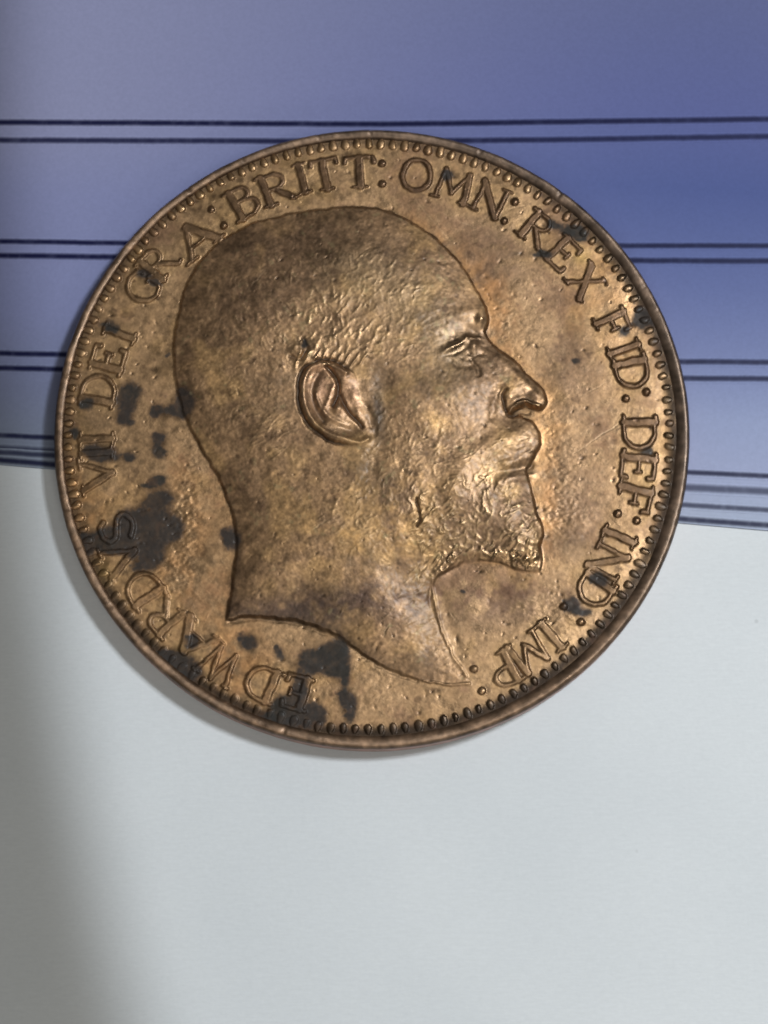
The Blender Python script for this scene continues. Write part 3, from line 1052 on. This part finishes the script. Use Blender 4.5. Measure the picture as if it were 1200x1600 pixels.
F = [(j * NXc + i, j * NXc + i + 1, (j + 1) * NXc + i + 1, (j + 1) * NXc + i) for j in range(NYc - 1) for i in range(NXc - 1)]
F = [f[::-1] for f in F]
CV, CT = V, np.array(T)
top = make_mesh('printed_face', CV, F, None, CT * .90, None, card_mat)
card = bpy.data.objects.new('striped_card', None)
COL.objects.link(card)
card['label'] = 'blue card with thin dark lines across it, under the upper part of the coin'
card['category'] = 'card'
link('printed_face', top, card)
# its thin cut edge
ev, ef = [], []
for i in range(NXc):
    x, y = CV[(NYc - 1) * NXc + i][:2]
    ev += [(x, y, Z_CARD - .0002), (x, y - .001, Z_TABLE + .0004)]
for i in range(NXc - 1):
    ef.append((2 * i, 2 * i + 1, 2 * i + 3, 2 * i + 2))
link('cut_edge', make_mesh('cut_edge', ev, ef, None, np.tile(lin(120, 130, 150), (len(ev), 1)), None, card_mat), card)

# printed lines: (x, y) at left and right of the photograph, half width, darkness
LINES = [([(-500, 187), (0, 191), (600, 194), (900, 190), (1200, 186), (1700, 178)], 3.3, 1.0), ([(-500, 215), (0, 219), (600, 221), (900, 218), (1200, 213), (1700, 205)], 3.3, .95),
         ([(-500, 371), (0, 377), (200, 380), (970, 384), (1200, 384), (1700, 386)], 3.0, 1.0), ([(-500, 393), (0, 399), (200, 402), (970, 407), (1200, 408), (1700, 410)], 3.3, 1.0),
         ([(-500, 546), (0, 552), (95, 554), (1065, 565), (1200, 566), (1700, 571)], 3.2, 1.0), ([(-500, 569), (0, 575), (95, 577), (1065, 591), (1200, 592), (1700, 597)], 3.2, 1.0),
         ([(-500, 656), (0, 680), (85, 684), (1075, 738), (1200, 744), (1700, 768)], 3.0, .95), ([(-500, 673), (0, 701), (85, 706), (1075, 762), (1200, 768), (1700, 796)], 4.2, .80),
         ([(-500, 675), (0, 707), (85, 712), (1070, 789), (1200, 797), (1700, 829)], 3.0, .85), ([(-500, 680), (0, 719), (85, 726), (1065, 811), (1200, 821), (1700, 862)], 3.4, .95)]
navy = lin(7, 10, 52)
ink_mat = card_mat
for n_, (pts, hw, dk) in enumerate(LINES):
    xs = [p[0] for p in pts]
    ys = [p[1] for p in pts]
    V, T, Fc = [], [], []
    K = 9
    xg = np.linspace(-480, 1680, 720)
    jit = np.random.RandomState(40 + n_)
    wob = np.convolve(jit.randn(720 + 8), np.ones(9) / 9, 'valid') * 1.1
    for i, x in enumerate(xg):
        yc = float(np.interp(x, xs, ys))
        fade = 1 - .08 * max(0, min(1, (x - 700) / 500)) * (n_ < 6)
        for k in range(K):
            s = (k - (K - 1) / 2) / ((K - 1) / 2)
            yy = yc + s * (hw * 2.3 + .25 * jit.randn() * (abs(s) < .9)) + wob[i] * .35
            # ground colour below this point
            ye = edge_y(x)
            tj = min(max((yy + 450) / (ye + 450), 0), 1) * (NYc - 1)
            j0 = int(tj)
            i0 = int(round((x + 500) / 2200 * (NXc - 1)))
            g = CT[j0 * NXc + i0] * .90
            a = dk * fade * (1 + .10 * min(0, wob[(i * 3) % 720])) * math.exp(-(s / .62) ** 4)
            a = max(0., a - .02)
            g = g * (1 + .16 * (abs(s) > .9))  # pale highlight painted along both edges of the line
            T.append(g * (1 - a) + navy * a)
            gx_, gy_ = to_plane(x, min(yy, ye - .2), Z_CARD + .0015)
            V.append((gx_, gy_, Z_CARD + .0010 + .0002 * n_))
    for i in range(719):
        for k in range(K - 1):
            Fc.append((i * K + k, (i + 1) * K + k, (i + 1) * K + k + 1, i * K + k + 1)[::-1])
    link('printed_line', make_mesh('printed_line', V, Fc, None, np.array(T), None, ink_mat), card)

# pale sheet
t = bpy.data.meshes.new('tabletop')
t.from_pydata([(-40, -40, Z_TABLE), (40, -40, Z_TABLE), (40, 40, Z_TABLE), (-40, 40, Z_TABLE)], [], [(0, 1, 2, 3)])
t.materials.append(pale_mat)
tb = link('tabletop', t)
tb['kind'] = 'structure'
tb['label'] = 'smooth pale grey surface in the lower half of the photo'
